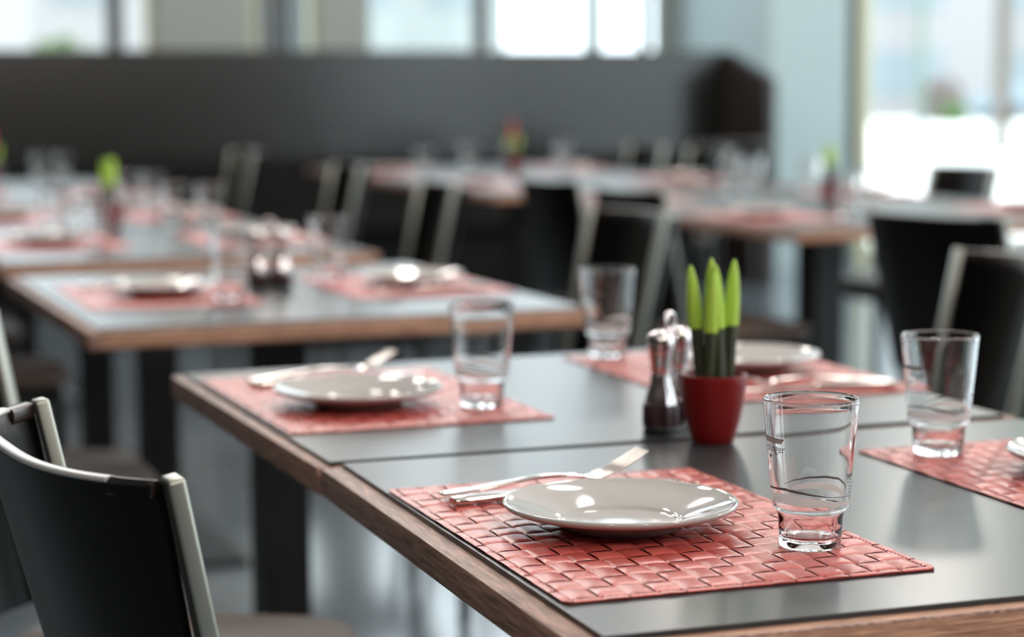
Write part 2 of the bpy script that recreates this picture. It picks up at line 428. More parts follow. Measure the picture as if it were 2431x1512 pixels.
# ------------------------------------------------------------------ cutlery  (local +x from handle end to tip)
def smooth_secs(keys, n=40):
    """keys: (x, y, z, half width, half thickness); Catmull-Rom in between"""
    out = []
    for i in range(len(keys) - 1):
        p0 = keys[max(i - 1, 0)]; p1 = keys[i]; p2 = keys[i + 1]; p3 = keys[min(i + 2, len(keys) - 1)]
        m = max(2, n // (len(keys) - 1))
        for k in range(m):
            t = k / m
            out.append([.5 * (2 * b + (c - a) * t + (2 * a - 5 * b + 4 * c - d) * t * t + (3 * b - a - 3 * c + d) * t ** 3) for a, b, c, d in zip(p0, p1, p2, p3)])
    out.append(list(keys[-1]))
    return out
def loft_keys(keys, mat, name, n=40, sq=2.6):
    mb = MB(); mb.loft([((x, y, z), (0, 1, 0), (0, 0, 1), max(w, .0002), max(h, .0002)) for x, y, z, w, h in smooth_secs(keys, n)], 14, 0, sq)
    return mb.mesh(name, mat, angle=50)
ME['knife_handle'] = loft_keys([(0, 0, .0042, .002, .0012), (.003, 0, .0042, .0078, .0036), (.03, 0, .0042, .0082, .0040), (.07, 0, .0042, .0070, .0036), (.098, 0, .0042, .0058, .0032), (.104, 0, .0042, .0052, .0026)], M['cutlery'], 'knife_handle')
ME['knife_blade'] = loft_keys([(.103, 0, .0042, .0052, .0022), (.115, .001, .0038, .0075, .0011), (.16, .0015, .0032, .0092, .0008), (.20, .001, .0030, .0088, .0007), (.222, -.002, .0030, .0050, .0006), (.228, -.005, .0030, .0008, .0004)], M['cutlery'], 'knife_blade')
ME['fork_handle'] = loft_keys([(0, 0, .0050, .003, .0010), (.004, 0, .0050, .0085, .0016), (.03, 0, .0062, .0088, .0017), (.07, 0, .0090, .0062, .0018), (.10, 0, .0110, .0038, .0020), (.125, 0, .0100, .0036, .0019), (.140, 0, .0083, .0062, .0016)], M['cutlery'], 'fork_handle')
def fork_head():
    mb = MB()
    keys = [(.138, 0, .0088, .0055, .0016), (.147, 0, .0072, .0105, .0013), (.158, 0, .0068, .0122, .0011), (.163, 0, .0076, .0122, .0010)]
    mb.loft([((x, y, z), (0, 1, 0), (0, 0, 1), w, h) for x, y, z, w, h in smooth_secs(keys, 14)], 14, 0, 2.6)
    for s in (-1.5, -.5, .5, 1.5):
        y = s * .0066
        k = [(.160, y, .0070, .0026, .0010), (.176, y, .0112, .0021, .0010), (.194, y * .97, .0190, .0018, .0010), (.208, y * .94, .0262, .0010, .0006)]
        mb.loft([((a, b, c), (0, 1, 0), (-.35, 0, 1), w, h) for a, b, c, w, h in smooth_secs(k, 14)], 8, 0, 2.4)
    return mb.mesh('fork_tines', M['cutlery'], angle=50)
ME['fork_head'] = fork_head()

# ------------------------------------------------------------------ tumbler
GH = .1175
def r_out(z):
    pts = [(0, .0238), (.010, .0245), (.024, .0252), (.0300, .0262), (.0318, .0287), (.0335, .0301), (.040, .0306), (.075, .0337), (.110, .0369), (GH, .0373)]
    for (z0, r0), (z1, r1) in zip(pts[:-1], pts[1:]):
        if z <= z1: return r0 + (r1 - r0) * (z - z0) / (z1 - z0)
    return pts[-1][1]
def facet(a, z, r):
    if r > .0275 or z > .031 or z < .004: return 1
    k = math.sin(math.pi * min(1, max(0, (z - .006) / .024)))
    return 1 + .030 * k * (abs(math.cos(4 * a)) - .6)
prof = [(0, .0012), (.018, .0010), (.0215, 0), (.0232, .0005), (.0241, .0022), (.0244, .006), (.0245, .010), (.0248, .015), (.0252, .020), (.0256, .0255), (.0266, .0290),
        (.0284, .0312), (.0297, .0326), (.0303, .0345), (.0306, .040), (.0323, .060), (.0341, .080), (.0358, .098), (.0369, .111), (.0373, .1145), (.0375, .1156), (.0375, .1165), (.0372, .1172), (.0367, .11755), (.0361, .1176), (.0356, .1172), (.0353, .1165), (.0352, .1154), (.0349, .111), (.0339, .098), (.0323, .080), (.0305, .060), (.0287, .040), (.0281, .034), (.0262, .0300), (.0236, .0255), (.0224, .018), (.0214, .0115), (.0196, .0088), (.0150, .0078), (0, .0074)]
ME['tumbler'] = MB().lathe(prof, 128, facet).mesh('tumbler', M['tumbler'], angle=70)
VAZ = R(-118)                                   # bearing of the printed side
def strip(pts_hi, pts_lo, mat, name, n=40, dr=.00025):
    """printed band on the glass: curves given as (bearing offset, height)"""
    def ev(pts, t):
        x = pts[0][0] + (pts[-1][0] - pts[0][0]) * t
        for (a0, z0), (a1, z1) in zip(pts[:-1], pts[1:]):
            if x <= a1 + 1e-9:
                q = (x - a0) / (a1 - a0); q = q * q * (3 - 2 * q) * .35 + q * .65
                return x, z0 + (z1 - z0) * q
        return pts[-1]
    vs = []; fs = []
    for k in range(n + 1):
        for P in (pts_hi, pts_lo):
            a, z = ev(P, k / n); r = r_out(z) + dr
            vs.append((r * math.cos(VAZ + a), r * math.sin(VAZ + a), z))
    for k in range(n): fs.append((2 * k + 1, 2 * k + 3, 2 * k + 2, 2 * k))
    return MB().add(vs, fs), name, mat
SC = 10726.
def zz(u, y):                                   # photo-crop point on the near tumbler -> (bearing, height)
    a = math.asin(max(-.99, min(.99, (u - 508) / (330 if y > 700 else 355))))
    return a, (1385 + 50 * math.cos(a) - y) / SC
def merge(parts):
    mb = MB()
    for p in parts: mb.add(p.v, p.f)
    return mb
Z = lambda *p: [zz(*q) for q in p]
white1 = strip(Z((182, 922), (300, 930), (450, 957), (600, 985), (720, 992), (834, 980)), Z((182, 985), (300, 1018), (450, 1040), (570, 1045), (700, 1036), (834, 1003)), 0, '')[0]
white2 = strip(Z((322, 897), (400, 850), (500, 828), (600, 824), (700, 846), (760, 890), (790, 940)), Z((322, 900), (400, 888), (500, 878), (600, 882), (700, 902), (760, 932), (790, 950)), 0, '')[0]
ME['band'] = merge([white1, white2]).mesh('frosted_band', M['frost'])
g1 = strip(Z((178, 872), (300, 884), (420, 908), (540, 933), (680, 952), (834, 940)), Z((178, 884), (300, 904), (420, 930), (540, 948), (680, 958), (834, 943)), 0, '')[0]
g2 = strip(Z((300, 842), (400, 803), (500, 777), (620, 768), (720, 783), (775, 830), (790, 880)), Z((300, 845), (400, 812), (500, 792), (620, 788), (720, 802), (770, 842), (784, 884)), 0, '')[0]
ticks = []
for k in range(6):
    z0 = .0425 + k * .0026
    ticks.append(strip([(R(64), z0 + .0004), (R(80), z0 + .0004)], [(R(64), z0), (R(80), z0)], 0, '', 6)[0])
ticks.append(strip([(R(62), .0600), (R(76), .0600)], [(R(62), .0578), (R(76), .0578)], 0, '', 6)[0])
ME['lines'] = merge([g1, g2] + ticks).mesh('printed_lines', M['ink'])
def lettering():
    mb = MB()
    cu = bpy.data.curves.new('word', 'FONT'); cu.body = 'chinger'; cu.size = .0092; cu.align_x = 'RIGHT'; cu.resolution_u = 4
    o = bpy.data.objects.new('word', cu); COL.objects.link(o)
    bpy.context.view_layer.update()
    me = bpy.data.meshes.new_from_object(o.evaluated_get(bpy.context.evaluated_depsgraph_get()))
    z0 = .0775; aend = R(-35)
    vs = []
    for v in me.vertices:
        z = z0 + v.co.y; r = r_out(z) + .00025; a = VAZ + aend + v.co.x / r * .92
        vs.append((r * math.cos(a), r * math.sin(a), z))
    mb.add(vs, [tuple(p.vertices) for p in me.polygons])
    bpy.data.objects.remove(o); bpy.data.curves.remove(cu); bpy.data.meshes.remove(me)
    # arrowhead below the word
    for (a, w, z1, z2) in ((R(-66), .0026, .0748, .0716),):
        r = r_out(z1) + .00025
        mb.add([(r * math.cos(VAZ + a - w / r), r * math.sin(VAZ + a - w / r), z1), (r * math.cos(VAZ + a + w / r), r * math.sin(VAZ + a + w / r), z1), (r * math.cos(VAZ + a), r * math.sin(VAZ + a), z2)], [(0, 1, 2)])
    hi = strip([(R(-92), .0886), (R(-36), .0886)], [(R(-92), .0880), (R(-36), .0880)], 0, '', 20)[0]
    mb.add(hi.v, hi.f)
    return mb.mesh('lettering', M['ink'])
ME['letters'] = lettering()
ME['banner'] = strip([(R(-92), .0880), (R(-36), .0880)], [(R(-92), .0846), (R(-41), .0846)], 0, '', 24)[0].mesh('banner', M['ink_light'])

# ------------------------------------------------------------------ place settings
TH = {}
def place_part(name, me, root):
    return obj(name, me, root)
def put(kind, name, label, cat, group, loc, rz, parts):
    t = thing(name, label, cat, loc, rz, group)
    subs = []
    for p in parts:
        obj(p[0], ME[p[1]], t)
    return t
MZ = TOPZ + .0002
def single(name, key, label, cat, group, loc, rz):
    return tag(obj(name, ME[key], None, loc, rz), label, cat, group)
def mat_at(cx, cy, rz, where):
    return put('mat', 'placemat', 'woven red placemat ' + where, 'placemat', 'red woven placemats', (cx, cy, MZ), rz, [('weave', 'mat'), ('stitching', 'stitch')])
def plate_at(x, y, where, rz=0):
    return single('dinner_plate', 'plate', 'round white plate ' + where, 'plate', 'white plates on the mats', (x, y, MZ + .0032), rz)
def glass_at(x, y, rz, where, on=True, detail=True):
    t = thing('tumbler', 'clear glass tumbler ' + where, 'glass', (x, y, MZ + (.0032 if on else 0)), rz, 'clear tumblers on the tables')
    obj('glass_body', ME['tumbler'], t)
    b = obj('frosted_band', ME['band'], t); b['label'] = 'frosted white wave print'
    b = obj('printed_lines', ME['lines'], t); b['label'] = 'thin grey printed curves'
    b = obj('lettering', ME['letters'], t); b['label'] = 'grey printed word'
    b = obj('banner', ME['banner'], t); b['label'] = 'grey printed banner'
    return t
def knife_at(x, y, rz, where):
    return put('k', 'table_knife', 'steel table knife ' + where, 'knife', 'steel knives beside the plates', (x, y, MZ + .0034), rz, [('handle', 'knife_handle'), ('blade', 'knife_blade')])
def fork_at(x, y, rz, where):
    return put('f', 'table_fork', 'steel fork ' + where, 'fork', 'steel forks beside the plates', (x, y, MZ + .0034), rz, [('handle', 'fork_handle'), ('tines', 'fork_head')])
def setting(cx, cy, side, where, plate=None, glass=None, fork=None, knife=None, mrot=0, grot=0, has_glass=True, where_of=None):
    """one cover; side = +1 diner sits at the left facing +x, -1 at the right"""
    rz = 0 if side > 0 else math.pi
    c, s = (1, 0) if side > 0 else (-1, 0)
    def L(p): return (cx + c * p[0], cy + c * p[1])
    mat_at(cx, cy, mrot + rz, where['mat'])
    px_ = plate or L((-.015, 0)); plate_at(px_[0], px_[1], where['plate'])
    if has_glass:
        g = glass or L((.09, -.13)); glass_at(g[0], g[1], grot, where['glass'])
    f = fork or (*L((-.118, .152)), rz + R(6)); fork_at(f[0], f[1], f[2], where['fork'])
    k = knife or (*L((-.116, .122)), rz + R(5)); knife_at(k[0], k[1], k[2], where['knife'])
def W(desc): return {k: v for k, v in zip(('mat', 'plate', 'glass', 'fork', 'knife'), [w for w in desc])}
def gen(place): return W(('at ' + place,) * 5)

setting(.150, -.2215, 1, W(('nearest of all, under the sharp white plate', 'nearest of all, sharp, in the middle of the nearest mat', 'nearest of all, sharp, showing grey lettering and white wave',
        'with raised tines behind the sharp nearest plate', 'with thick handle just left of the sharp nearest plate')),
        plate=(.133, -.226), glass=(.242, -.349), fork=(.029, -.068, R(8.5)), knife=(.030, -.098, R(7)), mrot=-.003)
setting(.139, .553, 1, W(('under the blurred plate at the left corner of the seamed table', 'at the left corner beyond the seam, with bright rim reflections', 'in front of the single table, right of the rim-lit plate',
        'behind the rim-lit plate beyond the seam', 'with handle showing left of the rim-lit plate beyond the seam')),
        plate=(.112, .492), glass=(.240, .431), fork=(.03, .70, R(15)), knife=(.029, .672, R(8)), mrot=.0145)
setting(.633, .588, -1, W(('behind the red pot, at the far right of the seamed table', 'half hidden behind the red potted plant', 'left of the spiky potted plant, behind the cruet set',
        'lying right of the red pot, tines toward the pot', 'lying right of the red pot, handle end near the table edge')),
        plate=(.652, .598), glass=(.540, .785), fork=(.756, .418, R(172)), knife=(.752, .392, R(171)), mrot=-.01, grot=R(30))
setting(.640, -.196, -1, W(('at the right picture edge on the nearest table', 'cut by the right picture edge, only its rim showing', 'tall at the right, in front of the black chair',
        'on the mat cut by the right picture edge', 'on the mat cut by the right picture edge, beyond its fork')),
        plate=(.651, -.172), glass=(.555, -.025), mrot=-.019, grot=R(8))
# second row
setting(.13, 1.885, 1, W(('at the left place of the single second-row table', 'at the left place of the single second-row table', 'in front of the cruet set on the single second-row table',
        'at the left place of the single second-row table', 'at the left place of the single second-row table')), plate=(.136, 1.86), glass=(.232, 1.735), grot=1)
setting(.59, 1.90, -1, W(('at the right place of the single second-row table', 'at the right place of the single second-row table, rim shining', 'right of the cruet set on the single second-row table',
        'at the right place of the single second-row table', 'at the right place of the single second-row table')), plate=(.603, 1.885), glass=(.49, 2.05), grot=2)
# third row
a = 'the left place of the long table, front half'; setting(.13, 3.20, 1, gen(a), glass=(.20, 3.03), grot=.5)
a = 'the right place of the long table, front half'; setting(.60, 3.20, -1, gen(a), glass=(.485, 3.60), grot=1.5)
a = 'the left place of the long table, rear half'; setting(.13, 4.18, 1, gen(a), glass=(.17, 3.50), grot=2.5)
a = 'the right place of the long table, rear half'; setting(.60, 4.18, -1, gen(a), glass=(.49, 4.40), grot=3.5)
glass_at(.575, 4.42, .3, 'second in the far pair at the rear of the long table', False)
glass_at(.575, 3.57, .9, 'right one of the close pair in front of the long table\'s plant', False)
# last table of the left row
a = 'the left place of the last table in the left row'; setting(.13, 5.6, 1, gen(a))
a = 'the right place of the last table in the left row'; setting(.60, 5.6, -1, gen(a), glass=(.50, 6.45))
glass_at(.60, 6.55, .4, 'beside the red-tipped plant on the last left table, farther right', False)
# right-hand row
a = 'the left place of the red pot table in the right-hand row'; setting(2.13, 3.45, 1, gen(a), glass=(2.30, 3.30))
a = 'the right place of the red pot table in the right-hand row'; setting(2.97, 3.45, -1, gen(a), glass=(2.56, 3.66))
a = 'the left place of the second table in the right-hand row'; setting(2.13, 4.42, 1, gen(a), glass=(2.62, 4.70))
a = 'the right place of the second table in the right-hand row'; setting(2.97, 4.42, -1, gen(a), glass=(2.75, 4.80))
glass_at(2.98, 4.80, .2, 'standing alone at the far end of the second right-hand table', False)
a = 'the left place of the third table in the right-hand row'; setting(2.08, 5.75, 1, gen(a), glass=(2.0, 6.25))
a = 'the right place of the third table in the right-hand row'; setting(2.90, 5.75, -1, gen(a), glass=(2.62, 6.30))
a = 'the left place of the rearmost right-hand table'; setting(2.08, 6.95, 1, gen(a), glass=(2.45, 7.02))
a = 'the right place of the rearmost right-hand table'; setting(2.90, 6.95, -1, gen(a), glass=(2.70, 7.15))
glass_at(2.96, 7.15, .8, 'last one at the far right of the rearmost right-hand table', False)

# ------------------------------------------------------------------ potted spikes
def pot_mesh():
    p = [(0, 0), (.0195, 0), (.0210, .0015), (.0245, .012), (.0285, .028), (.0316, .045), (.0336, .060), (.0345, .0695), (.0342, .0708), (.0333, .0712), (.0325, .0705), (.0318, .060), (.031, .058), (0, .058)]
    return MB().lathe(p, 64).mesh('pot', M['pot_red'], angle=50)
ME['pot'] = pot_mesh()
ME['soil'] = MB().lathe([(0, .0628), (.020, .0626), (.0312, .0610), (.031, .0585), (0, .0585)], 32).mesh('soil', M['soil'])
def ribs(a, z, r): return 1 + .06 * math.cos(10 * a)
def spike_mesh(h):
    return MB().lathe([(0, 0), (.0058, 0), (.0060, .3 * h), (.0062, .52 * h), (.0058, .6 * h), (0, .6 * h)], 40, ribs).mesh('spike', M['spike'])
def sleeve_mesh(h, mat):
    p = [(0, .46 * h), (.0062, .46 * h), (.0072, .465 * h), (.0073, .60 * h), (.0069, .70 * h), (.0060, .80 * h), (.0047, .89 * h), (.0030, .95 * h), (.0016, .985 * h), (0, h)]
    return MB().lathe(p, 40, ribs).mesh('sleeve', mat)
def plant(loc, label, spikes, rz=0):
    t = thing('potted_plant', label, 'plant', loc, rz, 'spiky plants in small red pots')
    obj('pot', ME['pot'], t); obj('soil', ME['soil'], t)
    for (x, y, h, tx, ty, mm) in spikes:
        sp = obj('spike', spike_mesh(h), t, (x, y, .0615))
        sp.rotation_euler = (ty, tx, 0)
        sl = obj('tip_sleeve', sleeve_mesh(h, M[mm]), sp); sl['label'] = 'lime green tip' if mm == 'lime' else 'red tip'
    return t
SP = [(-.012, .003, .121, R(-5.5), 0, 'lime'), (.000, .004, .128, R(-1), R(1), 'lime'), (.0065, -.007, .122, R(-2.5), R(-2), 'lime'), (.016, .006, .126, R(2.5), 0, 'lime'), (-.0055, -.009, .114, R(2.5), 0, 'lime')]
plant((.386, .131, TOPZ), 'red pot with five lime-tipped green spikes, nearest and almost in focus', SP, R(-20))
plant((.335, 3.67, TOPZ), 'red pot with lime-tipped spikes on the long third-row table', SP, R(40))
plant((2.64, 4.02, TOPZ), 'red pot with slim spikes on the right-hand row, against the pale pillar', SP[:3], R(10))
RS = [(-.010, .003, .108, R(-8), 0, 'lime'), (.011, -.002, .104, R(9), 0, 'lime'), (0, .010, .100, 0, R(-6), 'lime'), (-.002, -.008, .165, R(-3), 0, 'red_tip'), (.004, .004, .172, R(-1), 0, 'red_tip')]
plant((.30, 6.25, TOPZ), 'pot with tall red and short lime tips at the left picture edge', RS)
plant((2.52, 6.62, TOPZ), 'pot with tall red and short lime tips before the grey-green partition', RS)

# ------------------------------------------------------------------ cruet sets
def shaker_mesh():
    p = [(0, 0), (.0170, 0), (.0178, .003), (.0172, .022), (.0150, .034), (.0112, .046), (.0100, .056), (.0108, .066), (.0124, .076), (.0128, .082), (0, .082)]
    def fl(a, z, r): return 1 + (.05 * math.cos(8 * a) if z < .03 else .02 * math.cos(8 * a))
    return MB().lathe(p, 64, fl).mesh('shaker_body', M['chrome'], angle=50)
ME['shaker_body'] = shaker_mesh()
ME['shaker_foot'] = MB().lathe([(.0181, .001), (.0190, .003), (.0188, .020), (.0182, .024)], 64, lambda a, z, r: 1 + .05 * math.cos(8 * a)).mesh('shaker_foot', M['pepper'])
ME['shaker_cap'] = MB().lathe([(0, .0815), (.0136, .0815), (.0145, .084), (.0145, .092), (.0132, .0965), (.0090, .100), (.0040, .1015), (0, .102)], 40).mesh('shaker_cap', M['chrome'])
def cruet(x, y, rz, where):
    t = thing('cruet_stand', 'black-based cruet stand with ring handle ' + where, 'cruet stand', (x, y, TOPZ + .0001), rz, 'cruet stands')
    mb = MB()
    mb.loft([((0, 0, z), (1, 0, 0), (0, 1, 0), a, b) for z, a, b in ((0, .040, .018), (.001, .041, .019), (.005, .041, .019), (.006, .040, .018))], 40, 0, 3)
    obj('base', mb.mesh('cruet_base', M['caddy_black'], angle=40), t)
    h = MB(); h.tube([(0, 0, .005), (0, 0, .05), (0, 0, .1035)], .0022, 12)
    obj('rod', h.mesh('cruet_rod', M['chrome']), t)
    h = MB(); h.tube([(.0105 * math.cos(a), 0, .1135 + .0105 * math.sin(a)) for a in [2 * math.pi * k / 28 for k in range(28)]], .0026, 10, 0, True)
    obj('ring_handle', h.mesh('ring_handle', M['chrome']), t)
    for s, nm in ((-1, 'pepper'), (1, 'salt')):
        q = Vector((x, y, TOPZ + .0062)) + Matrix.Rotation(rz, 3, 'Z') @ Vector((s * .0215, 0, 0))
        side = 'left' if s < 0 else 'right'
        k = thing('condiment_shaker', '%s chrome shaker of the cruet stand %s' % (side, where), 'shaker', q, rz, 'waisted chrome shakers')
        obj('body', ME['shaker_body'], k); obj('foot', ME['shaker_foot'], k)['label'] = 'dark fluted foot'; obj('cap', ME['shaker_cap'], k)
cruet(.379, .224, R(40), 'beside the nearest red pot')
cruet(.352, 1.945, R(-12), 'on the single second-row table')

# ------------------------------------------------------------------ chairs  (face +x; origin under the seat)
def shell_x(y, z):
    """back surface of the shell: x for a given width position and height"""
    k = min(1, abs(y) / .205); t = (z - .47) / .36
    return -.190 - .080 * t - (.044 + .018 * t) * (1 - k ** 3.2)
def shell_mesh():
    NY, NZ = 36, 14; th = .011
    vs = []; fs = []
    hw = lambda z: .185 + .020 * (z - .47) / .36
    def P(i, j, off):
        z = .48 + (.839 - .48) * j / NZ
        s = -1 + 2 * i / NY
        y = s * hw(z)
        x = shell_x(y, z)
        e = 1e-3; dx = (shell_x(y + e, z) - shell_x(y - e, z)) / (2 * e)
        nrm = Vector((-1, dx, 0)).normalized()
        return Vector((x, y, z)) + nrm * off
    G = {}
    for sd, off in ((0, 0), (1, th)):
        for i in range(NY + 1):
            for j in range(NZ + 1):
                p = P(i, j, off)
                if j == NZ: p.z -= .0022
                G[sd, i, j] = len(vs); vs.append(p)
    for i in range(NY + 1):                       # rounded top rim
        p = (P(i, NZ, th * .5)); p.z += .0015; G['t', i] = len(vs); vs.append(p)
    for i in range(NY):
        for j in range(NZ):
            fs.append((G[0, i, j], G[0, i + 1, j], G[0, i + 1, j + 1], G[0, i, j + 1]))
            fs.append((G[1, i, j], G[1, i, j + 1], G[1, i + 1, j + 1], G[1, i + 1, j]))
        fs.append((G[0, i, NZ], G[0, i + 1, NZ], G['t', i + 1], G['t', i])); fs.append((G['t', i], G['t', i + 1], G[1, i + 1, NZ], G[1, i, NZ]))
        fs.append((G[0, i, 0], G[1, i, 0], G[1, i + 1, 0], G[0, i + 1, 0]))
    for i in (0, NY):
        for j in range(NZ):
            fs.append((G[0, i, j], G[0, i, j + 1], G[1, i, j + 1], G[1, i, j]))
        fs.append((G[0, i, NZ], G['t', i], G[1, i, NZ]))
    return MB().add(vs, fs).mesh('chair_shell', M['chair_black'], angle=50)
def post_mesh(s):
    # flat bar in front of each shell end
    mb = MB()
    p0 = Vector((-.183, s * .186, .44)); p1 = Vector((-.2655, s * .206, .842))
    mb.bar(p0, p1, (1, 0, 0), .0075, .0125, .0066, .0115)
    return mb.mesh('chair_post', M['chair_post'], bevel=.003, seg=3)
def strap_mesh(s):
    mb = MB()
    # sleeve wrapped over the shell's top corner
    pts = []
    for k in range(9):
        y = s * (.2045 - .030 * k / 8); x = shell_x(y, .83) - .0055
        pts.append((x, y))
    secs = []
    for i, (x, y) in enumerate(pts):
        a = Vector(pts[max(i - 1, 0)]); b = Vector(pts[min(i + 1, len(pts) - 1)]); d = (b - a).normalized()
        nv = Vector((-d.y, d.x, 0))
        secs.append(((x, y, .8325), nv, (0, 0, 1), .0068, .0075))
    mb.loft(secs, 20, 0, 3.2)
    return mb.mesh('chair_strap', M['strap'], angle=50)
def seat_mesh():
    mb = MB(); secs = []
    for z, k in ((.437, .93), (.441, .975), (.448, 1.0), (.456, 1.0), (.461, .985), (.463, .95)):
        secs.append(((0.0, 0, z), (1, 0, 0), (0, 1, 0), .205 * k, .212 * k))
    mb.loft(secs, 64, 0, 5)
    # gently dished top
    o = len(mb.v)
    mb.loft([((0, 0, .463 - .004 * (1 - q)), (1, 0, 0), (0, 1, 0), .195 * q, .201 * q) for q in (.999, .8, .5, .2, .02)], 64, 0, 5)
    return mb.mesh('chair_seat', M['seat'], angle=60)
def rear_leg(s):
    mb = MB(); mb.bar((-.215, s * .182, 0), (-.168, s * .178, .44), (1, 0, 0), .012, .012, .016, .014, n=16, sq=4); return mb.mesh('chair_leg', M['chair_leg'])
def front_leg(s):
    mb = MB(); mb.bar((.178, s * .182, 0), (.160, s * .174, .44), (1, 0, 0), .011, .011, .016, .015, n=16, sq=4); return mb.mesh('chair_leg', M['chair_leg'])
def apron():
    mb = MB(); mb.box(-.15, .148, -.172, -.154, .395, .437); mb.box(-.15, .148, .154, .172, .395, .437); mb.box(.132, .15, -.154, .154, .395, .437); mb.box(-.165, -.147, -.154, .154, .395, .437)
    return mb.mesh('chair_apron', M['chair_leg'], smooth=False)
def rim_mesh():  # strip added for the light caught by the shell's top edge
    mb = MB(); secs = []; n = 44
    for k in range(n + 1):
        y = -.174 + .348 * k / n; e = 1e-3
        dx = (shell_x(y + e, .838) - shell_x(y - e, .838)) / (2 * e)
        nv = Vector((-1, dx, 0)).normalized(); p = Vector((shell_x(y, .838), y, .8385)) + nv * .0055
        secs.append((p, nv, (0, 0, 1), .0061, .0024))
    mb.loft(secs, 14, 0, 2.5)
    return mb.mesh('rim_sheen', M['rim'], angle=60)
CH = dict(rim=rim_mesh(), shell=shell_mesh(), postL=post_mesh(1), postR=post_mesh(-1), strL=strap_mesh(1), strR=strap_mesh(-1), seat=seat_mesh(), rl=rear_leg(1), rr=rear_leg(-1), fl=front_leg(1), fr=front_leg(-1), ap=apron())
def chair(x, y, deg, label):
    t = thing('dining_chair', label, 'chair', (x, y, 0), R(deg), 'black dining chairs')
    obj('seat', CH['seat'], t)['label'] = 'brown seat'
    b = obj('backrest', CH['shell'], t)
    obj('rim_sheen', CH['rim'], b)['label'] = 'pale strip for the sheen along the top of the back'
    for k, st in (('postL', 'strL'), ('postR', 'strR')):
        p = obj('back_post', CH[k], t); p['label'] = 'flat grey back post'
        obj('strap', CH[st], p)['label'] = 'brown strap over the back corner'
    for k in ('rl', 'rr', 'fl', 'fr'): obj('leg', CH[k], t)
    obj('seat_rail', CH['ap'], t)
    return t
chair(-.0125, -.114, 5.6, 'nearest black chair with curved back, at the left of the nearest table')
chair(-.105, .555, -25, 'chair behind the nearest one, its brown seat under the seamed table')
chair(-.11, 1.80, 0, 'chair at the left of the single second-row table, brown seat showing')
chair(-.06, 3.20, 0, 'chair at the left of the long table, front half, mostly hidden')
chair(-.06, 4.15, 0, 'chair at the left of the long table, rear half, mostly hidden')
chair(1.00, 2.43, 180, 'black chair behind the tumbler beside the potted plant, with pale back post')
chair(1.04, 3.93, 176, 'black chair right of the long table, pale stripe on its back')
chair(1.19, 5.45, 178, 'black chair beyond the long table, second pale-striped back')
chair(1.24, 7.38, 180, 'farthest black chair of the left row, against the bench')
chair(1.05, 1.09, 166, 'large black chair cut by the right picture edge, behind the tumbler')
chair(2.00, 4.10, 0, 'black round-backed chair at the second right-hand table, left side')
chair(1.98, 3.44, 0, 'black round-backed chair at the red pot table, left side')
chair(2.12, 2.17, 10, 'black chair turned away, just left of the cut-off right chair')
chair(3.12, 4.45, 180, 'small dark chair back standing against the bright glazed front')
chair(3.24, 7.45, 180, 'dark chair at the rearmost right-hand table, farther from the pillar')
chair(3.24, 6.75, 180, 'dark chair at the rearmost right-hand table, nearer the pillar')
chair(4.05, 7.95, 95, 'dark bluish chair near the sloping wing of the partition')

# ------------------------------------------------------------------ outdoors
g = obj('ground', boxmesh('ground', (-70, 130, -40, 130, -.3, -.14), M['paving'])); g['kind'] = 'structure'
def building(name, label, x0, x1, y0, y1, h, mat, cols, rows, win='facade_window'):
    t = thing(name, label, 'building', ((x0 + x1) / 2, (y0 + y1) / 2, -.14))
    ox, oy = (x0 + x1) / 2, (y0 + y1) / 2
    obj('wall', boxmesh('wall', (x0 - ox, x1 - ox, y0 - oy, y1 - oy, 0, h), M[mat]), t)
    obj('roof', boxmesh('roof', (x0 - ox - .4, x1 - ox + .4, y0 - oy - .4, y1 - oy + .4, h, h + .4), M['white']), t)
    for c in range(cols):
        for r in range(rows):
            wx = (x1 - x0) / cols; wz = h / rows
            a = x0 - ox + wx * (c + .2); b = a + wx * .6; z0 = wz * (r + .3); z1 = z0 + wz * .5
            obj('window', boxmesh('window', (a, b, y0 - oy - .06, y0 - oy + .05, z0, z1), M[win]), t)
    return t
building('office_building', 'pale lavender building far beyond the glazed front', 37, 110, 69, 80, 13, 'facade', 10, 4)
building('shop_building', 'teal building behind the widest far window', 8.7, 12.3, 34, 44, 4.2, 'facade_teal', 2, 2)
building('shop_building', 'pale grey building behind the leftmost far window', 3.8, 7.7, 34, 42, 4.2, 'facade', 2, 2)
lp = thing('street_lamp', 'slim grey-green street lamp standing outside the glazed front', 'street lamp', (18.55, 30, -.14))
mb = MB(); mb.lathe([(0, 0), (.11, 0), (.10, .3), (.07, .35), (.06, 5.2), (0, 5.2)], 20); obj('pole', mb.mesh('pole', M['pole']), lp)
mb = MB(); mb.box(-.15, .55, -.12, .12, 5.2, 5.32); obj('lamp_head', mb.mesh('lamp_head', M['pole'], bevel=.02), lp)
def leafy(r, n, mat, name, seed, flat=1.):
    rnd = random.Random(seed); mb = MB()
    for k in range(n):
        th = rnd.uniform(0, 2 * math.pi); ph = math.acos(rnd.uniform(-1, 1)); q = r * rnd.uniform(.55, 1)
        c = Vector((q * math.sin(ph) * math.cos(th), q * math.sin(ph) * math.sin(th), q * math.cos(ph) * flat))
        u = Vector((rnd.gauss(0, 1), rnd.gauss(0, 1), rnd.gauss(0, 1))).normalized(); v = u.orthogonal().normalized(); w = u.cross(v)
        s = r * rnd.uniform(.10, .18)
        mb.add([c - v * s, c + w * s * .6 + u * s * .2, c + v * s, c - w * s * .6 + u * s * .2], [(0, 1, 2, 3)])
    return mb.mesh(name, mat, smooth=False)
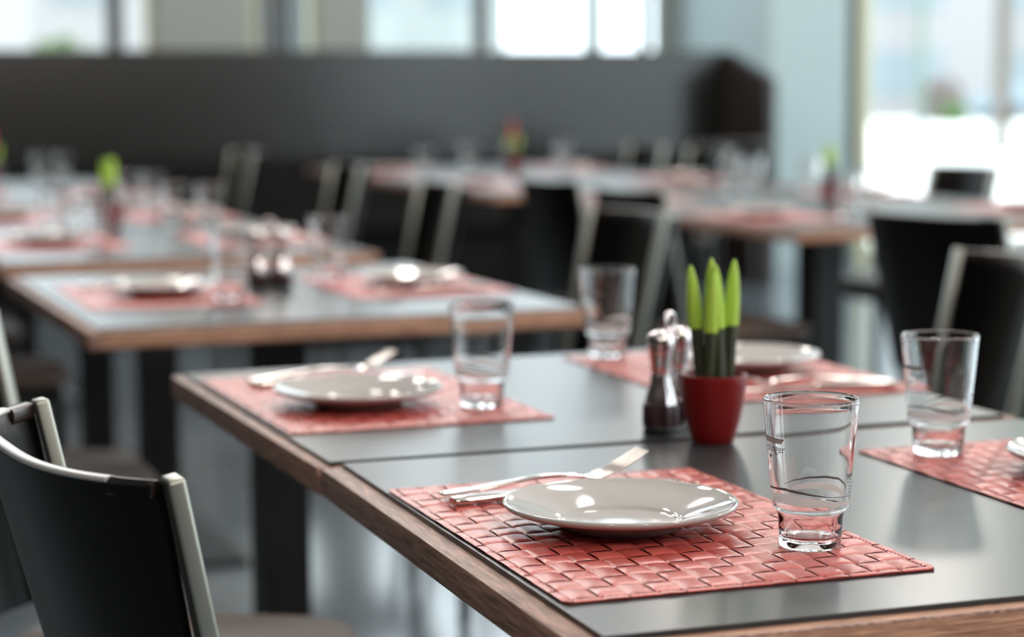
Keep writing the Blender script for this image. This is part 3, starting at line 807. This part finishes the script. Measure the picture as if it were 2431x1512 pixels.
def bush(x, y, r, h, mat, name, label, cat, seed):
    t = thing(name, label, cat, (x, y, -.14))
    obj('foliage', leafy(r, 900, M[mat], 'foliage', seed), t, (0, 0, h))
    mb = MB(); mb.lathe([(0, 0), (.08 * r, 0), (.06 * r, h), (0, h)], 12); obj('trunk', mb.mesh('trunk', M['trunk']), t)
bush(37.3, 60, .85, .75, 'blossom', 'flowering_tree', 'round pale pink shrub outside the glazed front', 'tree', 1)
bush(36.6, 58, .5, .35, 'leaf', 'green_bush', 'bright green bush in front of the pale pink shrub', 'bush', 2)
bush(21.5, 32, 2.2, 7.2, 'leaf', 'street_tree', 'green tree crown at the top right beyond the glass', 'tree', 3)
bush(2.96, 24, .7, 1.2, 'leaf_pale', 'street_tree', 'low green tree behind the leftmost far window', 'tree', 4)
def car(x, y, rz, label):
    t = thing('parked_car', label, 'car', (x, y, -.14), rz)
    prof = [(-2.1, .35), (-2.1, .75), (-1.95, .9), (-1.1, .98), (-.55, 1.42), (.75, 1.45), (1.5, 1.0), (2.05, .92), (2.15, .6), (2.1, .35)]
    n = len(prof); mb = MB()
    mb.add([(a, -.82, z) for a, z in prof] + [(a, .82, z) for a, z in prof], [tuple(reversed(range(n))), tuple(range(n, 2 * n))] + [(k, (k + 1) % n, (k + 1) % n + n, k + n) for k in range(n)])
    obj('body', mb.mesh('car_body', M['car_blue'], bevel=.06, seg=3), t)
    w = MB(); w.add([(-.95, -.83, 1.0), (-.52, -.83, 1.36), (.70, -.83, 1.38), (1.3, -.83, 1.02), (-.95, .83, 1.0), (-.52, .83, 1.36), (.70, .83, 1.38), (1.3, .83, 1.02)],
                    [(0, 1, 2, 3), (7, 6, 5, 4), (0, 4, 5, 1), (1, 5, 6, 2), (2, 6, 7, 3), (3, 7, 4, 0)])
    obj('window', w.mesh('car_window', M['facade_window'], smooth=False), t)
    for a in (-1.35, 1.35):
        for b in (-.80, .80):
            q = MB(); q.loft([((a, b + d, .33), (1, 0, 0), (0, 0, 1), .33, .33) for d in (-.1, .1)], 24); obj('wheel', q.mesh('wheel', M['tyre']), t)
car(41.5, 61, R(6), 'pale blue car parked outside, at the right picture edge')

# ------------------------------------------------------------------ light
wd = bpy.data.worlds.new('sky'); S.world = wd; wd.use_nodes = True
nt = wd.node_tree; bg = nt.nodes['Background']
bg.inputs['Color'].default_value = (.86, .94, 1.0, 1); bg.inputs['Strength'].default_value = 3.2
sd = bpy.data.lights.new('sun', 'SUN'); sd.energy = 3.0; sd.angle = R(1.0); sd.color = (1, .96, .9)
so = bpy.data.objects.new('sun', sd); COL.objects.link(so); so.rotation_euler = (R(-30), R(10), 0)
for i, (x, y) in enumerate([(1.4, -1.2), (1.4, 1.6), (1.4, 4.2), (1.4, 6.8), (4.0, -2.4), (4.0, .4), (4.0, 3.0), (4.0, 5.6), (4.0, 8.0), (6.6, -1.0), (6.6, 1.6), (6.6, 4.2), (6.6, 6.8), (.3, -3.4), (2.6, -3.6), (-1.6, -3.0), (.2, 2.3), (.2, 3.7), (.2, 5.0)]):
    ld = bpy.data.lights.new('unseen_lamp', 'POINT'); ld.shadow_soft_size = .16; ld.energy = 78 if y < -2.9 else 30 if x == .2 else 40; ld.color = (1, .92, .85)  # unseen lamps; those behind camera and over the left row added as fill
    lo = bpy.data.objects.new('unseen_lamp', ld); COL.objects.link(lo); lo.location = (x, y, 2.85)
# ------------------------------------------------------------------ view
vs = S.view_settings
vs.view_transform = 'Standard'; vs.look = 'None'; vs.gamma = 1; vs.use_curve_mapping = False
vs.exposure = .25
S.cycles.max_bounces = 12; S.cycles.transmission_bounces = 12; S.cycles.transparent_max_bounces = 12; S.cycles.diffuse_bounces = 5; S.cycles.glossy_bounces = 5
S.cycles.sample_clamp_indirect = 6.0
S.cycles.use_denoising = True
